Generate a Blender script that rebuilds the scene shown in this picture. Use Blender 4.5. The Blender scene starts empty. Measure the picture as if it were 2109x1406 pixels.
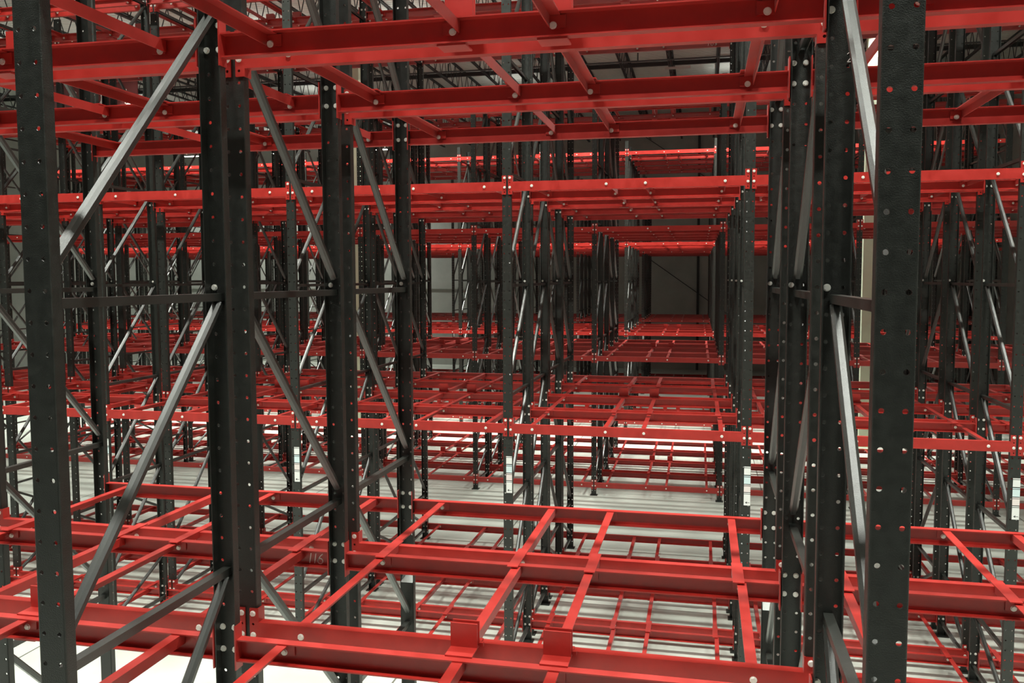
import bpy, math, random
from mathutils import Vector, Matrix

scene = bpy.context.scene
COL = scene.collection
random.seed(4)

# ------------------------------------------------------------------ camera, world, light, exposure
EYE = 4.51                                   # camera height above the floor
CAM = dict(f=1684.6, yaw=.2054, pitch=-.0668, roll=-.0021, x=2.068, y=-2.2217, px=45.76, py=-17.83)
def cam_axes():
    ya, pi_, ro = CAM['yaw'], CAM['pitch'], CAM['roll']
    fwd = Vector((-math.sin(ya)*math.cos(pi_), math.cos(ya)*math.cos(pi_), math.sin(pi_)))
    r = Vector((math.cos(ya), math.sin(ya), 0)); u = r.cross(fwd)
    c, s = math.cos(ro), math.sin(ro)
    return c*r+s*u, -s*r+c*u, fwd
R_, U_, F_ = cam_axes()
CPOS = Vector((CAM['x'], CAM['y'], EYE))
def project(x, y, z):
    v = Vector((x, y, z))-CPOS
    d = v.dot(F_)
    if d < .05: return None
    return 1054.5+CAM['px']+CAM['f']*v.dot(R_)/d, 703+CAM['py']-CAM['f']*v.dot(U_)/d, d
cd = bpy.data.cameras.new('camera'); cam = bpy.data.objects.new('camera', cd); COL.objects.link(cam)
cd.sensor_fit = 'HORIZONTAL'; cd.sensor_width = 36; cd.lens = CAM['f']/2109*36
cd.shift_x = -CAM['px']/2109; cd.shift_y = CAM['py']/2109
cd.clip_start = .05; cd.clip_end = 200
m = Matrix((R_, U_, -F_)).transposed().to_4x4(); m.translation = CPOS
cam.matrix_world = m
scene.camera = cam

scene.view_settings.view_transform = 'Standard'
scene.view_settings.look = 'None'
scene.view_settings.gamma = 1
scene.view_settings.use_curve_mapping = False
scene.view_settings.exposure = 0.14
w = bpy.data.worlds.new('World'); scene.world = w; w.use_nodes = True
w.node_tree.nodes['Background'].inputs[0].default_value = (.93, .97, 1, 1)
w.node_tree.nodes['Background'].inputs[1].default_value = .035

# rows of ceiling fixtures hanging over the aisles: (y, x positions, watts each)
LAMP_Z = EYE+6.35
LAMP_ROWS = [(-.95, (-7.7, -3.7, .3, 4.3, 8.3), 185), (4.85, (-14.5, -10.5, -6.5, -2.5, 1.4, 5.5, 9.5), 250), (12.7, (-14, -8, -2, 4), 80),
             (20.4, (-20, -15.5, -11, -6.5, -2, 2.5, 7), 430), (28.2, (-21, -13, -5, 3), 35), (36.4, (-24, -19, -14), 170)]
LAMP_SPREAD = math.radians(105)
DECK_FILL = 14                                 # watts of the upward light added at each fixture to brighten the deck

P = .1016                                    # hole pitch of the uprights
W = 2.5502                                   # bay width
ZH = EYE-.038
def lvl(k): return ZH+k*P
OFF = [(0, 0), (1.004, -.0106), (2.17, -.0245), (3.34, -.0435), (6.455, -.0349), (14.43, -.142), (21.97, -.1986), (34.5, -.30)]
def off(y):
    if y <= 0: return 0
    for (a, u), (b, v) in zip(OFF, OFF[1:]):
        if y <= b: return u+(v-u)*(y-a)/(b-a)
    return OFF[-1][1]

# ------------------------------------------------------------------ materials
def mat(name, col, rough=.5, metal=0, noise=0, nscale=20, bump=0, bscale=60, spec=.5, stain=None, coat=0):
    m = bpy.data.materials.new(name); m.use_nodes = True
    nt = m.node_tree; b = nt.nodes['Principled BSDF']
    b.inputs['Base Color'].default_value = (*col, 1); b.inputs['Roughness'].default_value = rough
    b.inputs['Metallic'].default_value = metal
    b.inputs['Specular IOR Level'].default_value = spec
    b.inputs['Coat Weight'].default_value = coat; b.inputs['Coat Roughness'].default_value = .3
    tc = nt.nodes.new('ShaderNodeTexCoord')
    if noise:
        n = nt.nodes.new('ShaderNodeTexNoise'); n.inputs['Scale'].default_value = nscale; n.inputs['Detail'].default_value = 4
        nt.links.new(tc.outputs['Object'], n.inputs['Vector'])
        r = nt.nodes.new('ShaderNodeValToRGB')
        r.color_ramp.elements[0].position = .3; r.color_ramp.elements[1].position = .7
        r.color_ramp.elements[0].color = (*[c*(1-noise) for c in col], 1)
        r.color_ramp.elements[1].color = (*[min(1, c*(1+noise)) for c in col], 1)
        nt.links.new(n.outputs['Fac'], r.inputs['Fac'])
        nt.links.new(r.outputs['Color'], b.inputs['Base Color'])
        q = nt.nodes.new('ShaderNodeMapRange'); q.inputs[1].default_value = .3; q.inputs[2].default_value = .7
        q.inputs[3].default_value = rough-.07; q.inputs[4].default_value = rough+.07
        nt.links.new(n.outputs['Fac'], q.inputs[0]); nt.links.new(q.outputs[0], b.inputs['Roughness'])
    if bump:
        n = nt.nodes.new('ShaderNodeTexNoise'); n.inputs['Scale'].default_value = bscale; n.inputs['Detail'].default_value = 2
        nt.links.new(tc.outputs['Object'], n.inputs['Vector'])
        bp = nt.nodes.new('ShaderNodeBump'); bp.inputs['Strength'].default_value = bump; bp.inputs['Distance'].default_value = .002
        nt.links.new(n.outputs['Fac'], bp.inputs['Height']); nt.links.new(bp.outputs['Normal'], b.inputs['Normal'])
    return m
M_RED = mat('red_paint', (.42, .020, .014), .40, noise=.14, nscale=9, spec=.6, coat=.35)
_rb = M_RED.node_tree.nodes['Principled BSDF']        # sheen stands in for pale pink highlights at grazing angles
_rb.inputs['Sheen Weight'].default_value = .10; _rb.inputs['Sheen Roughness'].default_value = .35
M_BLACK = mat('black_paint', (.020, .021, .018), .38, noise=.15, nscale=30, bump=.6, bscale=260, spec=.55)
M_BRACE = mat('gloss_black_brace', (.024, .025, .022), .30, bump=.45, bscale=420, spec=.8, coat=.3)
M_ZINC = mat('zinc_bolt', (.90, .88, .82), .32, metal=.25)
M_STEEL = mat('bare_steel', (.26, .27, .26), .35, metal=.7, noise=.15, nscale=15)
M_JOIST = mat('joist_paint', (.035, .036, .036), .55)
M_LABEL = mat('label_white', (.85, .85, .83), .5)
M_LABELB = mat('label_blue', (.70, .83, .85), .5)
M_LABELR = mat('label_pink', (.86, .76, .74), .5)
M_INK = mat('label_ink', (.04, .04, .04), .6)
M_CHALK = mat('paint_marker', (.9, .78, .74), .7)
M_SIGN = mat('sign_maroon', (.16, .03, .03), .6)
M_SIGNW = mat('sign_letter', (.9, .8, .76), .6)
M_COLUMN = mat('cream_column', (.60, .66, .50), .6, noise=.08, nscale=2)
M_PIPE = mat('dark_pipe', (.03, .03, .03), .5)
M_FIX = mat('fixture_grey', (.4, .4, .38), .5)
def emis(name, col, s):
    m = bpy.data.materials.new(name); m.use_nodes = True; b = m.node_tree.nodes['Principled BSDF']
    b.inputs['Base Color'].default_value = (*col, 1); b.inputs['Emission Color'].default_value = (*col, 1)
    b.inputs['Emission Strength'].default_value = s
    return m
M_TUBE = emis('lamp_diffuser', (1, .98, .93), 14)

def floor_mat():
    m = bpy.data.materials.new('concrete_floor'); m.use_nodes = True
    nt = m.node_tree; b = nt.nodes['Principled BSDF']; L = nt.links.new
    tc = nt.nodes.new('ShaderNodeTexCoord')
    n = nt.nodes.new('ShaderNodeTexNoise'); n.inputs['Scale'].default_value = .9; n.inputs['Detail'].default_value = 8
    L(tc.outputs['Object'], n.inputs['Vector'])
    r = nt.nodes.new('ShaderNodeValToRGB'); r.color_ramp.elements[0].position = .32; r.color_ramp.elements[1].position = .7
    r.color_ramp.elements[0].color = (.46, .49, .44, 1); r.color_ramp.elements[1].color = (.64, .66, .60, 1)
    L(n.outputs['Fac'], r.inputs['Fac'])
    bk = nt.nodes.new('ShaderNodeTexBrick'); bk.offset = 0; bk.inputs['Scale'].default_value = 1
    bk.inputs['Brick Width'].default_value = 4.6; bk.inputs['Row Height'].default_value = 3.9; bk.inputs['Mortar Size'].default_value = .012
    bk.inputs['Color1'].default_value = bk.inputs['Color2'].default_value = (1, 1, 1, 1); bk.inputs['Mortar'].default_value = (.25, .25, .24, 1)
    mp = nt.nodes.new('ShaderNodeMapping'); mp.inputs['Location'].default_value = (1.3, 1.35, 0)
    L(tc.outputs['Object'], mp.inputs['Vector']); L(mp.outputs[0], bk.inputs['Vector'])
    mx = nt.nodes.new('ShaderNodeMix'); mx.data_type = 'RGBA'; mx.blend_type = 'MULTIPLY'; mx.inputs[0].default_value = 1
    L(r.outputs['Color'], mx.inputs[6]); L(bk.outputs['Color'], mx.inputs[7]); L(mx.outputs[2], b.inputs['Base Color'])
    b.inputs['Roughness'].default_value = .36; b.inputs['Specular IOR Level'].default_value = .5
    return m
def deck_mat():
    m = bpy.data.materials.new('roof_deck'); m.use_nodes = True
    nt = m.node_tree; b = nt.nodes['Principled BSDF']; L = nt.links.new
    b.inputs['Base Color'].default_value = (.60, .62, .58, 1); b.inputs['Roughness'].default_value = .6
    tc = nt.nodes.new('ShaderNodeTexCoord')
    wv = nt.nodes.new('ShaderNodeTexWave'); wv.bands_direction = 'Y'; wv.inputs['Scale'].default_value = 2.1
    L(tc.outputs['Object'], wv.inputs['Vector'])
    bp = nt.nodes.new('ShaderNodeBump'); bp.inputs['Strength'].default_value = .8; bp.inputs['Distance'].default_value = .04
    L(wv.outputs['Fac'], bp.inputs['Height']); L(bp.outputs['Normal'], b.inputs['Normal'])
    return m
def wall_mat():
    m = bpy.data.materials.new('concrete_wall'); m.use_nodes = True
    nt = m.node_tree; b = nt.nodes['Principled BSDF']; L = nt.links.new
    tc = nt.nodes.new('ShaderNodeTexCoord')
    n = nt.nodes.new('ShaderNodeTexNoise'); n.inputs['Scale'].default_value = 1.2; n.inputs['Detail'].default_value = 6
    L(tc.outputs['Object'], n.inputs['Vector'])
    r = nt.nodes.new('ShaderNodeValToRGB'); r.color_ramp.elements[0].position = .3; r.color_ramp.elements[1].position = .7
    r.color_ramp.elements[0].color = (.40, .42, .39, 1); r.color_ramp.elements[1].color = (.50, .52, .48, 1)
    L(n.outputs['Fac'], r.inputs['Fac']); L(r.outputs['Color'], b.inputs['Base Color'])
    b.inputs['Roughness'].default_value = .8
    return m
M_FLOOR, M_DECK, M_WALL = floor_mat(), deck_mat(), wall_mat()

# ------------------------------------------------------------------ mesh builder and tagging
class MB:
    def __init__(s): s.v = []; s.f = []; s.mi = []; s.cur = 0
    def quad(s, pts):
        n = len(s.v); s.v += [tuple(p) for p in pts]; s.f.append(tuple(range(n, n+len(pts)))); s.mi.append(s.cur)
    def box(s, x0, x1, y0, y1, z0, z1):
        n = len(s.v)
        s.v += [(x, y, z) for z in (z0, z1) for y in (y0, y1) for x in (x0, x1)]
        for q in ((0, 2, 3, 1), (4, 5, 7, 6), (0, 1, 5, 4), (2, 6, 7, 3), (0, 4, 6, 2), (1, 3, 7, 5)):
            s.f.append(tuple(n+i for i in q)); s.mi.append(s.cur)
        return s
    def bar(s, a, b, w, h, bev=0, side=Vector((1, 0, 0))):
        a, b = Vector(a), Vector(b); d = (b-a).normalized(); n_ = d.cross(side).normalized(); sd = n_.cross(d).normalized()
        w, h = w/2, h/2
        if bev: prof = [(-w+bev, -h), (w-bev, -h), (w, -h+bev), (w, h-bev), (w-bev, h), (-w+bev, h), (-w, h-bev), (-w, -h+bev)]
        else: prof = [(-w, -h), (w, -h), (w, h), (-w, h)]
        k = len(prof); n = len(s.v)
        for p in (a, b): s.v += [tuple(p+sd*x+n_*y) for x, y in prof]
        for i in range(k): s.f.append((n+i, n+(i+1) % k, n+k+(i+1) % k, n+k+i)); s.mi.append(s.cur)
        s.f.append(tuple(n+i for i in reversed(range(k)))); s.mi.append(s.cur)
        s.f.append(tuple(n+k+i for i in range(k))); s.mi.append(s.cur)
        return s
    def ngon_y(s, x, z, y0, y1, r, k=6, ph=0):
        n = len(s.v)
        for y in (y0, y1): s.v += [(x+r*math.cos(ph+2*math.pi*i/k), y, z+r*math.sin(ph+2*math.pi*i/k)) for i in range(k)]
        for i in range(k): s.f.append((n+i, n+(i+1) % k, n+k+(i+1) % k, n+k+i)); s.mi.append(s.cur)
        s.f.append(tuple(n+i for i in range(k))); s.mi.append(s.cur)
        s.f.append(tuple(n+k+i for i in reversed(range(k)))); s.mi.append(s.cur)
        return s
    def prism_z(s, prof, z0, z1):
        k = len(prof); n = len(s.v)
        for z in (z0, z1): s.v += [(x, y, z) for x, y in prof]
        for i in range(k): s.f.append((n+i, n+(i+1) % k, n+k+(i+1) % k, n+k+i)); s.mi.append(s.cur)
        s.f.append(tuple(n+i for i in reversed(range(k)))); s.mi.append(s.cur)
        s.f.append(tuple(n+k+i for i in range(k))); s.mi.append(s.cur)
        return s
    def hole_cell(s, x0, x1, z0, z1, cx, cz, r, y0, y1):
        out = []
        for i in range(3): out.append((x0+(x1-x0)*i/3, z0))
        for i in range(3): out.append((x1, z0+(z1-z0)*i/3))
        for i in range(3): out.append((x1-(x1-x0)*i/3, z1))
        for i in range(3): out.append((x0, z1-(z1-z0)*i/3))
        inn = []
        for i in range(12):
            a = -3*math.pi/4+2*math.pi*i/12
            inn.append((cx+r*math.cos(a), cz+r*math.sin(a)))
        n = len(s.v)
        for y in (y0, y1):
            s.v += [(x, y, z) for x, z in out]; s.v += [(x, y, z) for x, z in inn]
        for i in range(12):
            j = (i+1) % 12
            s.f += [(n+i, n+j, n+12+j, n+12+i), (n+24+j, n+24+i, n+36+i, n+36+j), (n+12+i, n+12+j, n+36+j, n+36+i)]
            s.mi += [s.cur]*3
    def merge(s, o, dx=0, dy=0, dz=0, mi=None):
        n = len(s.v)
        s.v += [(x+dx, y+dy, z+dz) for x, y, z in o.v]
        s.f += [tuple(n+i for i in f) for f in o.f]
        s.mi += [mi]*len(o.f) if mi is not None else o.mi
        return s
    def mesh(s, name, *mats):
        me = bpy.data.meshes.new(name); me.from_pydata(s.v, [], s.f)
        for m_ in mats: me.materials.append(m_)
        if len(mats) > 1: me.polygons.foreach_set('material_index', s.mi)
        me.update()
        return me

def put(name, me, loc=(0, 0, 0), parent=None):
    o = bpy.data.objects.new(name, me); o.location = loc
    if parent is not None: o.parent = parent
    COL.objects.link(o); return o
def tag(o, label, cat, group=None, kind=None):
    o['label'] = label; o['category'] = cat
    if group: o['group'] = group
    if kind: o['kind'] = kind
    return o
def struct(name, me, loc=(0, 0, 0)):
    o = put(name, me, loc); o['kind'] = 'structure'; return o

# ------------------------------------------------------------------ room shell
XL, XR, YF, YB, ZC = -29, 13, -9, 38.6, EYE+7.5
struct('floor', MB().box(XL, XR, YF, YB, -.15, 0).mesh('floor', M_FLOOR))
struct('ceiling', MB().box(XL, XR, YF, YB, ZC, ZC+.15).mesh('ceiling', M_DECK))
wb = MB().box(XL, XR, YB, YB+.2, 0, ZC)
struct('wall_back', wb.mesh('wall_back', M_WALL))
struct('wall_left', MB().box(XL-.2, XL, YF, YB, 0, ZC).mesh('wall_left', M_WALL))
struct('wall_right', MB().box(XR, XR+.2, YF, YB, 0, ZC).mesh('wall_right', M_WALL))
# precast panel joint shelf along the back wall
struct('trim_1', MB().box(XL, XR, YB-.06, YB, EYE-.55, EYE-.18).mesh('trim_1', M_WALL))

# ------------------------------------------------------------------ rack part meshes (local frames)
FL = 0.0
ZLO = -43                      # lowest hole
ZHI = 39                       # highest hole
def upright_mesh(s):           # s=+1: web at y=0 facing the camera, flanges reach back; s=-1 mirrored
    b = MB(); t = .005
    for k in range(ZLO, ZHI+1):
        z0, z1 = lvl(k-.5), lvl(k+.5)
        b.hole_cell(-.045, 0, z0, z1, -.029, lvl(k), .0078, 0, t)
        b.hole_cell(0, .045, z0, z1, .029, lvl(k), .0078, 0, t)
    b.box(-.045, .045, 0, t, .012, lvl(ZLO-.5))
    for q in (1, -1):
        prof = [(.045, 0), (.0485, .0012), (.0503, .0035), (.0508, .007), (.0508, .045), (.0460, .045), (.0460, .008), (.045, .005)]
        prof = [(x*q, y) for x, y in prof]
        if q < 0: prof.reverse()
        b.prism_z(prof, .012, lvl(ZHI+.5))
    if s < 0:
        b.v = [(x, -y, z) for x, y, z in b.v]; b.f = [tuple(reversed(f)) for f in b.f]
    return b
ME_UPF = upright_mesh(1).mesh('upright_front', M_BLACK)
ME_UPR = upright_mesh(-1).mesh('upright_rear', M_BLACK)
def base_mesh(s):
    b = MB()
    y0, y1 = sorted((-.03*s, .095*s))
    b.box(-.075, .075, y0, y1, 0, .012)
    b.ngon_y(0, .03, 0, 0, .001)
    return b.mesh('base_plate', M_BLACK)
ME_BASEF, ME_BASER = base_mesh(1), base_mesh(-1)

def horiz_mb(dep):
    b = MB(); zt = -.25*P
    b.box(-.019, .019, .012, dep-.012, zt-.004, zt)
    b.box(-.019, -.015, .012, dep-.012, zt-.033, zt-.004)
    b.box(.015, .019, .012, dep-.012, zt-.033, zt-.004)
    return b
def diag_mb(dep, up, h=12):
    b = MB(); z0, z1 = .42*P, (h-.68)*P
    a, c = (.028, dep-.028) if up else (dep-.028, .028)
    b.bar((0, a, z0), (0, c, z1), .043, .040, .011)
    return b
NODES = [-36, -24, -12, 0, 12, 24, 36]
_brace = {}
def brace_meshes(dep, up):
    key = (round(dep, 3), up)
    if key not in _brace:
        allb = MB()
        for n in NODES+[-42]: allb.merge(horiz_mb(dep), dz=lvl(n))
        for n in NODES[:-1]: allb.merge(diag_mb(dep, up), dz=lvl(n))
        allb.merge(diag_mb(dep, up, 6), dz=lvl(-42))
        _brace[key] = (horiz_mb(dep).mesh('horizontal_brace', M_BRACE), diag_mb(dep, up).mesh('diagonal_brace', M_BRACE),
                       diag_mb(dep, up, 6).mesh('diagonal_brace_short', M_BRACE), allb.mesh('bracing', M_BRACE))
    return _brace[key]

def bolt_mb(r=.0115):
    b = MB()
    b.ngon_y(0, 0, -.0125, .012, .005, 8)
    b.ngon_y(0, 0, -.0145, -.006, r, 6, .3); b.ngon_y(0, 0, -.0072, -.006, r*1.25, 12)
    b.ngon_y(0, 0, .006, .0145, r, 6, .1); b.ngon_y(0, 0, .0055, .0065, r*1.25, 12)
    b.ngon_y(0, 0, .0145, .019, .0055, 8)
    return b
ME_BOLT = bolt_mb().mesh('bolt', M_ZINC)
ME_BARBOLT = bolt_mb(.0125).mesh('bolt', M_ZINC)

HALF = W/2
BX = HALF-.0570
BARF = [.106, .421, .582, .900]
BARX = [f*W-HALF for f in BARF]
def beam_mb(s):
    b = MB(); zt, zb = -.40*P, -1.40*P
    y = lambda a, c: sorted((a*s, c*s))
    y0, y1 = y(-.006, -.0005); b.box(-BX, BX, y0, y1, zb, zt)
    y0, y1 = y(-.0005, .038)
    b.box(-BX, BX, y0, y1, zt-.006, zt); b.box(-BX, BX, y0, y1, zb, zb+.006)
    return b
def conn_mb(s, q):             # q=+1: at the left end of the beam (hangs on the post to its left)
    b = MB()
    xs = sorted((-q*(HALF-.0115), -q*(HALF-.0570)))
    for i in range(4):
        zc = -.5*i*P
        b.hole_cell(xs[0], xs[1], zc-.25*P, zc+.25*P, -q*(HALF-.029), zc, .0065 if i % 2 else .0052, *sorted((-.0065*s, -.0006*s)))
    x2 = sorted((-q*(HALF-.0510), -q*(HALF-.0572)))
    y0, y1 = sorted((-.006*s, .048*s))
    b.box(x2[0], x2[1], y0, y1, -1.75*P, .25*P)
    return b
BEAM = {}
for s in (1, -1):
    bb = beam_mb(s); c1, c2 = conn_mb(s, 1), conn_mb(s, -1)
    full = MB().merge(bb).merge(c1).merge(c2)
    full.cur = 1
    for q in (1, -1):
        for z in (0, -P): full.merge(bolt_mb(), dx=-q*(HALF-.029), dz=z, mi=1)
    for x in BARX: full.merge(bolt_mb(.0125), dx=x, dz=-.90*P, mi=1)
    BEAM[s] = dict(beam=bb.mesh('shelf_rail', M_RED), c1=c1.mesh('connector_left', M_RED), c2=c2.mesh('connector_right', M_RED), full=full.mesh('shelf_rail_small', M_RED, M_ZINC), mb=full)

def bar_mb(dep, o):            # angle iron; o=+1 upright leg on its right edge
    b = MB(); zt = -.40*P-.0065; y0, y1 = .004, dep-.004
    b.box(-.024, .024, y0, y1, zt-.005, zt)
    x = sorted((o*.024, o*.019)); b.box(x[0], x[1], y0, y1, zt-.050, zt-.005)
    x = sorted((-o*.045, o*.019))
    b.box(x[0], x[1], y0-.003, y0+.003, zt-.056, zt-.006); b.box(x[0], x[1], y1-.003, y1+.003, zt-.056, zt-.006)
    return b
BARO = [-1, 1, -1, 1]
_bars = {}
def bar_mesh(dep, o):
    k = (round(dep, 3), o)
    if k not in _bars: _bars[k] = (bar_mb(dep, o).mesh('cross_tie', M_RED), bar_mb(dep, o))
    return _bars[k]
def lap_mb(gap, o):
    b = MB(); z = -.40*P+.0005
    b.box(-.030+.010*o, .030+.010*o, -.075, gap+.075, z, z+.006)
    x = sorted((o*.040, o*.035))
    b.box(x[0], x[1], .001, gap-.001, z-.035, z)
    return b
def stop_parts(gap):
    zt = -.40*P; w = .060
    pl = MB().box(-w, w, -.004, gap+.030, zt+.0005, zt+.007)
    f = MB().box(-w, w, gap*.52, gap*.52+.008, zt+.007, zt+.112)
    r = MB().box(-w, w, gap*.52+.034, gap*.52+.042, zt+.007, zt+.112); r.box(w, w+.018, gap*.52+.030, gap*.52+.046, zt+.0005, zt+.018)
    lo = MB().box(-w, w, -.030, gap*.45, -1.40*P-.008, -1.40*P-.001)
    lo.box(-w*.5, w*.5, gap*.45-.006, gap*.45, -1.40*P-.001, zt)
    return pl, f, r, lo

# ------------------------------------------------------------------ racks
ORD = ['first', 'second', 'third', 'fourth', 'fifth', 'sixth', 'seventh', 'eighth', 'ninth', 'tenth', 'eleventh']
RN = ['nearest rack', 'second rack', 'third rack', 'fourth rack', 'farthest rack']
def bay_name(k):
    if k == 0: return 'centre bay'
    return f"{ORD[abs(k)-1]} {'left' if k < 0 else 'right'} bay"
def line_name(k):
    if k == 0: return 'left side of centre bay'
    if k == 1: return 'right side of centre bay'
    if k < 0: return f'left side of {ORD[-k-1]} bay left'
    return f'right side of {ORD[k-2]} bay right'
LV = {37: 'top level', 11: 'upper level', -15: 'lower level', -41: 'floor level'}
# rack: first y, frame pitch, depth, frames, first line, last line, levels
RACKS = [(0.0, 1.1665, 1.012, 3, -1, 2, (11, -15)),
         (6.455, 1.20, 1.035, 4, -4, 3, (37, 11, -15, -41)),
         (14.431, 1.20, 1.035, 4, -6, 4, (37, 11, -15, -41)),
         (21.97, 1.20, 1.035, 4, -8, 4, (37, 11, -15, -41)),
         (29.60, 1.20, 1.035, 4, -9, 5, (37, 11, -15, -41))]
def vis_score(x, y0, y1, z, halfw):
    best = 0
    for dx in (-halfw, -halfw/2, 0, halfw/2, halfw):
        for yy in (y0, y1):
            p = project(x+dx, yy, z)
            if p and -10 < p[0] < 2119 and -10 < p[1] < 1416: best = max(best, 1/p[2])
    return best
beams, bars, laps, stops = [], [], [], []
frames = {}
for ri, (Y0, pitch, dep, nf, ka, kb, levels) in enumerate(RACKS):
    for fi in range(nf):
        yf = Y0+fi*pitch; yr = yf+dep
        up = (fi < 1) if ri == 0 else (fi < 2)
        H_, D_, DS_, ALL_ = brace_meshes(dep, up)
        for k in range(ka, kb+1):
            x = k*W+off(yf+dep/2)
            e = put('upright_frame', None, (x, yf, FL))
            e.empty_display_size = .1; frames[(ri, fi, k)] = e
            tag(e, f'black upright frame, {line_name(k)}, {RN[ri]}, {ORD[fi]} row deep', 'upright frame', f'upright frames of the {RN[ri]}')
            put('upright', ME_UPF, (0, 0, 0), e); put('upright', ME_UPR, (0, dep, 0), e)
            put('base_plate', ME_BASEF, (0, 0, 0), e); put('base_plate', ME_BASER, (0, dep, 0), e)
            if ri <= 2:
                for n in NODES+[-42]: put('horizontal_brace', H_, (0, 0, lvl(n)), e)
                for n in NODES[:-1]: put('diagonal_brace', D_, (0, 0, lvl(n)), e)
                put('diagonal_brace', DS_, (0, 0, lvl(-42)), e)
                if ri <= 1:
                    put('bolt', ME_BOLT, (-.029, dep, lvl(0)), e)
            else: put('bracing', ALL_, (0, 0, 0), e)
            if ri == 0 and fi == 2:
                ins = MB().box(-.044, .044, dep-.046, dep-.040, .012, lvl(-21.4))
                io = put('column_insert', ins.mesh('column_insert', M_BLACK), (0, 0, 0), e)
                cp = MB(); cp.cur = 0
                zt = lvl(-21.4)
                cp.quad([(-.044, dep-.046, zt-.004), (.044, dep-.046, zt-.004), (.044, dep-.006, zt+.045), (-.044, dep-.006, zt+.045)])
                cp.quad([(-.044, dep-.048, zt), (.044, dep-.048, zt), (.044, dep-.008, zt+.049), (-.044, dep-.008, zt+.049)])
                co = put('insert_cap', cp.mesh('insert_cap', M_STEEL), (0, 0, 0), io); co['label'] = 'bare steel sloping cap'
        for L_ in levels:
            z = lvl(L_)
            for k in range(ka, kb):
                for s, yy, n in ((1, yf, 2*fi), (-1, yr, 2*fi+1)):
                    x = (k+.5)*W+off(yy)
                    beams.append((vis_score(x, yy, yy, z-.09, HALF), (x, yy, z), s, ri, k, L_, n))
                for bi, fr in enumerate(BARX):
                    x = (k+.5)*W+off(yf+dep/2)+fr
                    bars.append((vis_score(x, yf, yr, z-.04, .02), (x, yf, z), dep, ri, k, L_, fi, bi))
                if fi < nf-1:
                    gap = pitch-dep; xg = (k+.5)*W+off(yr)
                    mid = (fi == 0) if ri == 0 else (fi == 1)
                    for bi, fr in enumerate(BARX):
                        if mid and bi in (1, 2): stops.append((vis_score(xg+fr, yr, yr+gap, z, .05), (xg+fr, yr, z), gap, ri, k, L_, fi, bi))
                        elif not mid: laps.append((vis_score(xg+fr, yr, yr+gap, z, .05), (xg+fr, yr, z), gap, ri, k, L_, fi, bi))
for lst in (beams, bars, laps, stops): lst.sort(key=lambda t: -t[0])
SLOT = ['leftmost', 'second from left', 'third from left', 'rightmost']
beam_objs = {}
for i, (sc, loc, s, ri, k, L_, n) in enumerate(beams[:300]):
    B = BEAM[s]
    if ri <= 1:
        o = put('shelf_rail', B['beam'], loc)
        put('connector_plate', B['c1'], (0, 0, 0), o); put('connector_plate', B['c2'], (0, 0, 0), o)
        for q in (1, -1):
            for z in (0, -P): put('bolt', ME_BOLT, (-q*(HALF-.029), 0, z), o)
        for x in BARX: put('bolt', ME_BARBOLT, (x, 0, -.90*P), o)
    else: o = put('shelf_rail', B['full'], loc)
    beam_objs[(ri, k, L_, n)] = o
    tag(o, f'red steel rail, {ORD[n]} from front, {LV[L_]}, {bay_name(k)}, {RN[ri]}', 'shelf rail', f'red rails of the {RN[ri]} at {LV[L_]}')
rest = MB()
for (sc, loc, s, ri, k, L_, n) in beams[300:]: rest.merge(BEAM[s]['mb'], *loc)
tag(put('distant_shelf_rails', rest.mesh('distant_shelf_rails', M_RED, M_ZINC)), 'mass of small distant red rails filling the racks far behind', 'shelf rails', kind='stuff')
for (sc, loc, dep, ri, k, L_, fi, bi) in bars[:300]:
    o = put('cross_tie', bar_mesh(dep, BARO[bi])[0], loc)
    tag(o, f'red tie {SLOT[bi]}, {ORD[fi]} row, {LV[L_]}, {bay_name(k)}, {RN[ri]}', 'cross tie', f'red cross ties of the {RN[ri]} at {LV[L_]}')
rest = MB()
for (sc, loc, dep, ri, k, L_, fi, bi) in bars[300:]: rest.merge(bar_mesh(dep, BARO[bi])[1], *loc)
tag(put('distant_cross_ties', rest.mesh('distant_cross_ties', M_RED)), 'thin red cross ties of the racks far behind', 'cross ties', kind='stuff')
_lap = {}
rest = MB()
for i, (sc, loc, gap, ri, k, L_, fi, bi) in enumerate(laps):
    key = (round(gap, 3), BARO[bi])
    if key not in _lap: _lap[key] = (lap_mb(gap, -BARO[bi]).mesh('bridging_plate', M_RED), lap_mb(gap, -BARO[bi]))
    if i < 220 and sc > 0:
        o = put('bridging_plate', _lap[key][0], loc)
        tag(o, f'red bridging plate behind {ORD[fi]} row, {SLOT[bi]}, {LV[L_]}, {bay_name(k)}, {RN[ri]}', 'bridging plate', f'red bridging plates of the {RN[ri]}')
    else: rest.merge(_lap[key][1], *loc)
tag(put('distant_bridging_plates', rest.mesh('distant_bridging_plates', M_RED)), 'tiny red plates bridging beam pairs in the far racks', 'bridging plates', kind='stuff')
_st = {}
for i, (sc, loc, gap, ri, k, L_, fi, bi) in enumerate(stops):
    if sc <= 0 or i >= 240: continue
    g = round(gap, 3)
    if g not in _st:
        p = stop_parts(gap); a = MB()
        for q in p: a.merge(q)
        _st[g] = [q.mesh('stop_part', M_RED) for q in p]+[a.mesh('pallet_stop', M_RED)]
    if ri <= 1:
        o = put('pallet_stop', _st[g][0], loc)
        put('stop_plate', _st[g][1], (0, 0, 0), o); put('stop_plate', _st[g][2], (0, 0, 0), o); put('lower_clamp', _st[g][3], (0, 0, 0), o)
    else: o = put('pallet_stop', _st[g][4], loc)
    tag(o, f"red upstanding stop bracket, {'left' if bi == 1 else 'right'} of two, {LV[L_]}, {bay_name(k)}, {RN[ri]}", 'pallet stop', f'red stop brackets of the {RN[ri]}')

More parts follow.
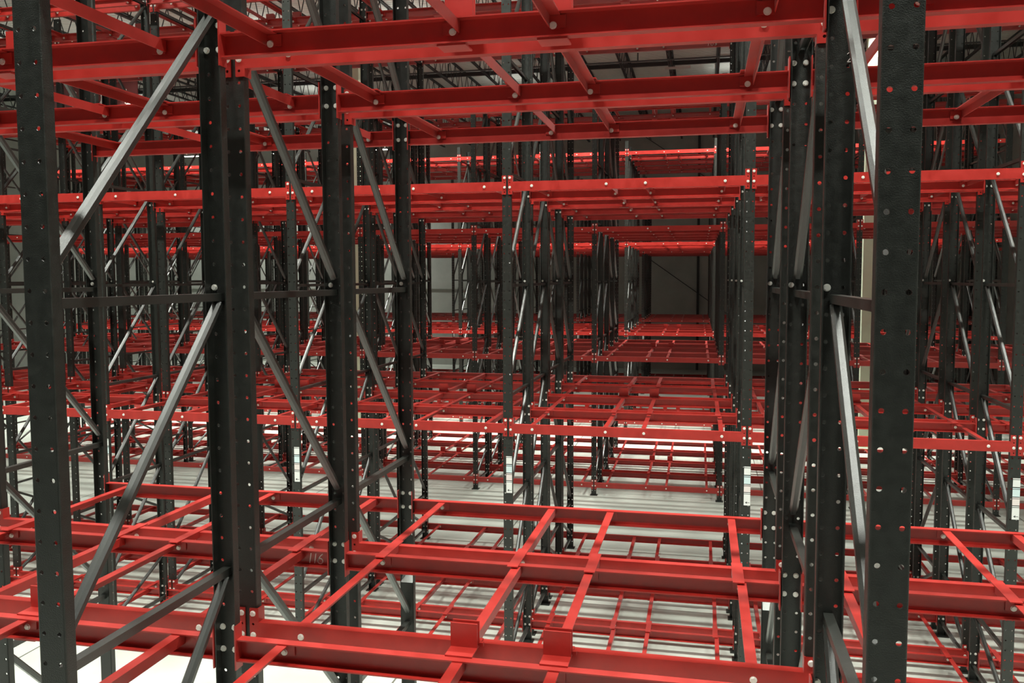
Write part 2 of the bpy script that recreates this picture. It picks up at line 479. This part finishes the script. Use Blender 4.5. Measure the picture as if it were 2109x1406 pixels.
# ------------------------------------------------------------------ writing on the steel
def strokes(name, lines, width, mat_, loc, parent=None, face='y'):
    b = MB()
    for ln in lines:
        for (x0, z0), (x1, z1) in zip(ln, ln[1:]):
            b.bar((x0, 0, z0), (x1, 0, z1), width, .0012, side=Vector((0, 1, 0)).cross(Vector((x1-x0, 0, z1-z0)).normalized()))
    return put(name, b.mesh(name, mat_), loc, parent)
def arc(cx, cz, rx, rz, a0, a1, n=12): return [(cx+rx*math.cos(math.radians(a0+(a1-a0)*i/n)), cz+rz*math.sin(math.radians(a0+(a1-a0)*i/n))) for i in range(n+1)]
ONE = [[(.3, 0), (.5, 1)]]
SIX = [[(.75, 1), (.45, .78), (.2, .5), (.1, .3)]+arc(.42, .27, .34, .27, 180, 540)]
ZERO = [arc(.45, .5, .38, .48, 90, 450)]
TWO = [arc(.4, .72, .32, .26, 160, -30)+[(.1, .02), (.8, .05)]]
def digits(seq, h, adv):
    out = []
    for i, g in enumerate(seq):
        for ln in g: out.append([((x*.8+i*adv)*h, z*h) for x, z in ln])
    return out
def mark(key, x, z, seq, h, adv=.62, dy=0):
    o = beam_objs.get(key)
    if not o: return
    lx, ly, lz = o.location
    c = strokes('marker_number', digits(seq, h, adv), h*.10, M_CHALK, (x-lx, -.0012+dy, z-lz), o)
    c['label'] = 'pale handwritten marker number'
mark((0, -1, -15, 3), -.232, EYE-1.690, (ONE, ONE, SIX), .060, .52)
mark((1, 0, 37, 7), 2.06, lvl(37)-.115, (ONE, ZERO, SIX), .060, .9)
mark((1, -1, -41, 5), -1.95, lvl(-41)-.115, (ONE, ZERO, SIX), .060, .8)

c = strokes('marker_number', digits((TWO,), .035, .6), .003, M_CHALK, (.022, 1.012-.0062, lvl(8)+.012), frames[(0, 0, 1)])
c['label'] = 'small pale handwritten number'

# ------------------------------------------------------------------ location label strips on the aisle faces
def label_strip(x, y, z1, z0, label, group, right=True):
    e = put('location_label', None, (x, y, z0)); h = z1-z0; w = .033
    e.empty_display_size = .05
    tag(e, label, 'label', group)
    cuts = [(1, .79, M_LABEL), (.765, .555, M_LABELB), (.535, .345, M_LABELR), (.325, 0, M_LABEL)]
    for a, b_, mt in cuts:
        t = put('tag_panel', MB().box(-w, w, -.0016, 0, b_*h, a*h).mesh('tag_panel', mt), (0, 0, 0), e)
        if b_ > 0 or True:
            ln = MB().box(-w, w, -.0020, -.0015, (a-.035)*h, (a-.022)*h)
            put('header_line', ln.mesh('header_line', M_INK), (0, 0, 0), t)
    ar = MB(); ar.box(-w*.1, w*.75, -.0022, -.0016, .068*h, .078*h)
    ar.quad([(-w*.6, -.0021, .073*h), (-w*.05, -.0021, .105*h), (-w*.05, -.0021, .041*h)])
    put('arrow', ar.mesh('arrow', M_INK), (0, 0, 0), e)
for ri in (1, 3, 4):
    Y0, pitch, dep, nf, ka, kb, _ = RACKS[ri]
    for k in range(ka+1, kb+1):
        x = k*W+off(Y0+dep/2)+.016
        if vis_score(x, Y0, Y0, EYE-2.1, .01) > 0:
            label_strip(x, Y0-.0008, EYE-1.962, EYE-2.372, f'white label strip with arrow on front post, {line_name(k)}, {RN[ri]}', f'label strips on the {RN[ri]}')

# ------------------------------------------------------------------ ceiling: joists, pipes, lamps
JT, JB = ZC-.02, EYE+6.70
def joist_mb(y0, y1):
    b = MB()
    for z in (JT-.03, JB):
        b.box(-.045, -.008, y0, y1, z, z+.05); b.box(.008, .045, y0, y1, z, z+.05)
    n = int((y1-y0)/.62); st = (y1-y0)/n
    for i in range(n):
        a, c = y0+i*st, y0+(i+.5)*st
        b.bar((0, a, JB+.02), (0, c, JT), .018, .018); b.bar((0, c, JT), (0, a+st, JB+.02), .018, .018)
    return b
for seg, (a, c) in enumerate(((3.0, 14.8), (15.0, 26.8), (27.0, 38.5))):
    jm = joist_mb(a, c).mesh('roof_joist', M_JOIST)
    for i in range(27):
        x = -27.6+i*1.5
        o = put('roof_joist', jm, (x, 0, 0))
        nb = ('near', 'middle', 'far')[seg]
        side = x-2.2
        w_ = 'left' if side < 0 else 'right'
        tag(o, f'dark open-web roof joist, {nb} span, {ORD[int(abs(side)//1.5) % 11]}{" outer" if abs(side)//1.5 > 10 else ""} to the {w_}', 'joist', 'open-web roof joists')
for seg, y in enumerate((14.9, 26.9)):
    b = MB(); b.box(-28.5, 12.5, y-.045, y+.045, JT-.17, JT-.155); b.box(-28.5, 12.5, y-.008, y+.008, JT-.155, JT-.05); b.box(-28.5, 12.5, y-.045, y+.045, JT-.05, JT-.035)
    tag(put('roof_girder', b.mesh('roof_girder', M_JOIST)), ('dark steel girder crossing the roof above the third rack', 'dark steel girder crossing the roof behind the fourth rack')[seg], 'girder')
for i, (y, z, r, lb) in enumerate(((23.2, EYE+6.55, .022, 'thin dark sprinkler pipe under the far joists'), (31.0, EYE+6.4, .03, 'dark pipe crossing below the rear roof'), (19.0, EYE+6.6, .015, 'thin dark conduit crossing above the third rack'))):
    b = MB(); b.bar((-28, y, z), (12.5, y, z), r*2, r*2, r*.5, side=Vector((0, 1, 0)))
    for q in range(13): b.box(-27+q*3-.02, -27+q*3+.02, y-.02, y+.02, z, z+.25)
    tag(put('ceiling_pipe', b.mesh('ceiling_pipe', M_PIPE)), lb, 'pipe')

fix_h = MB().box(-.62, .62, -.09, .09, .02, .10); fix_h.box(-.5, -.49, -.005, .005, .10, .35); fix_h.box(.49, .5, -.005, .005, .10, .35)
ME_FIXH = fix_h.mesh('housing', M_FIX)
ME_FIXT = MB().box(-.60, .60, -.07, .07, 0, .02).mesh('diffuser', M_TUBE)
for yi, (y, xs, watt) in enumerate(LAMP_ROWS):
    for xi, x in enumerate(xs):
        e = put('ceiling_lamp', None, (x, y, LAMP_Z)); e.empty_display_size = .1
        where = ('over the aisle in front', 'over the first aisle', 'over the second aisle', 'over the third aisle', 'over the fourth aisle', 'by the back wall')[yi]
        tag(e, f'long white ceiling lamp {where}, {ORD[xi]} from left', 'ceiling lamp', 'long lamps above the aisles')
        put('housing', ME_FIXH, (0, 0, 0), e); put('diffuser', ME_FIXT, (0, 0, 0), e)
        ld = bpy.data.lights.new('lamp_light', 'AREA'); ld.shape = 'RECTANGLE'; ld.size = 1.2; ld.size_y = .16; ld.energy = watt; ld.color = (.96, 1, .91); ld.spread = LAMP_SPREAD if yi == 0 else math.radians(112)
        lo = bpy.data.objects.new('lamp_light', ld); COL.objects.link(lo); lo.parent = e; lo.location = (0, 0, -.012)
        ud = bpy.data.lights.new('deck_fill_light', 'AREA'); ud.shape = 'RECTANGLE'; ud.size = 1.0; ud.size_y = .1; ud.energy = min(DECK_FILL, watt*.3); ud.color = (.98, 1, .93)  # added fill aimed at the roof deck; the housing has no opening here
        uo = bpy.data.objects.new('deck_fill_light', ud); COL.objects.link(uo); uo.parent = e; uo.location = (0, 0, .115); uo.rotation_euler = (math.pi, 0, 0)
# unlit tube fixture above the fourth rack
e = put('unlit_lamp', MB().box(-.40, .40, -.07, .07, 0, .05).mesh('unlit_lamp', M_FIX), (1.15, 24.6, EYE+6.62))
tag(e, 'slim unlit strip lamp hanging under the far roof joists', 'ceiling lamp')

# ------------------------------------------------------------------ building columns, wall bracing, banner
def inv_x(px, py, Y):
    d = F_+R_*((px-1054.5-CAM['px'])/CAM['f'])-U_*((py-703-CAM['py'])/CAM['f'])
    t = (Y-CPOS.y)/d.y; q = CPOS+d*t; return q.x, q.z
COLUMNS = [(inv_x(737, 400, 20.6)[0], 20.6, 'cream building column in the third aisle, left'), (inv_x(1790, 400, 20.6)[0], 20.6, 'cream building column in the third aisle, right')]
for i, (x, y, lb) in enumerate(COLUMNS):
    b = MB().box(-.13, .13, -.13, .13, .02, ZC-.01); b.box(-.22, .22, -.22, .22, 0, .02)
    tag(put('building_column', b.mesh('building_column', M_COLUMN), (x, y, 0)), lb, 'column')
for i, (x, lb) in enumerate(((1.74, 'dark steel wall column behind the centre bay'), (-6.1, 'dark steel wall column left of the centre'), (-14, 'dark steel wall column far left'), (9.6, 'dark steel wall column far right'))):
    b = MB().box(-.06, .06, -.08, -.07, 0, ZC-.01); b.box(-.06, .06, -.001, .009, 0, ZC-.01); b.box(-.006, .006, -.07, -.001, 0, ZC-.01)
    tag(put('wall_column', b.mesh('wall_column', M_JOIST), (x, YB-.09, 0)), lb, 'column')
for i, (x0, z0, x1, z1, lb) in enumerate(((-5.9, EYE+4.68, 6.0, EYE-3.78, 'thin diagonal brace rod across the back wall, lower one'), (-1.5, EYE+7.3, 9.4, EYE-.30, 'thin diagonal brace rod across the back wall, upper one'))):
    b = MB(); b.bar((x0, YB-.205, z0), (x1, YB-.205, z1), .035, .035, .01, side=Vector((0, 1, 0)))
    tag(put('brace_rod', b.mesh('brace_rod', M_JOIST)), lb, 'brace rod')
# banner hung above the third aisle at the left
bx0, bz0 = inv_x(96, 228, 21.3); bx1, bz1 = inv_x(282, 156, 21.3)
ban = put('hanging_banner', MB().box(0, bx1-bx0, 0, .03, 0, bz1-bz0).mesh('hanging_banner', M_SIGN), (bx0, 21.3, bz0))
tag(ban, 'maroon banner with pale capital letters hung above the racks at left', 'banner')
hb = MB()
for q in (.1, .9): hb.box((bx1-bx0)*q-.008, (bx1-bx0)*q+.008, .008, .022, bz1-bz0, ZC-bz0)
put('hanger', hb.mesh('hanger', M_JOIST), (0, 0, 0), ban)
GLY = {'F': [[(.1, 0), (.1, 1), (.75, 1)], [(.1, .52), (.6, .52)]], 'C': [arc(.45, .5, .38, .48, 50, 310)], 'O': ZERO, 'L': [[(.1, 1), (.1, 0), (.7, 0)]]}
for ch, pxx in (('F', 117), ('C', 143), ('O', 194), ('L', 257)):
    gx, _ = inv_x(pxx, 200, 21.3)
    strokes('letter', [[(x*.36, z*.46) for x, z in ln] for ln in GLY[ch]], .085, M_SIGNW, (gx-bx0, -.002, .10), ban)
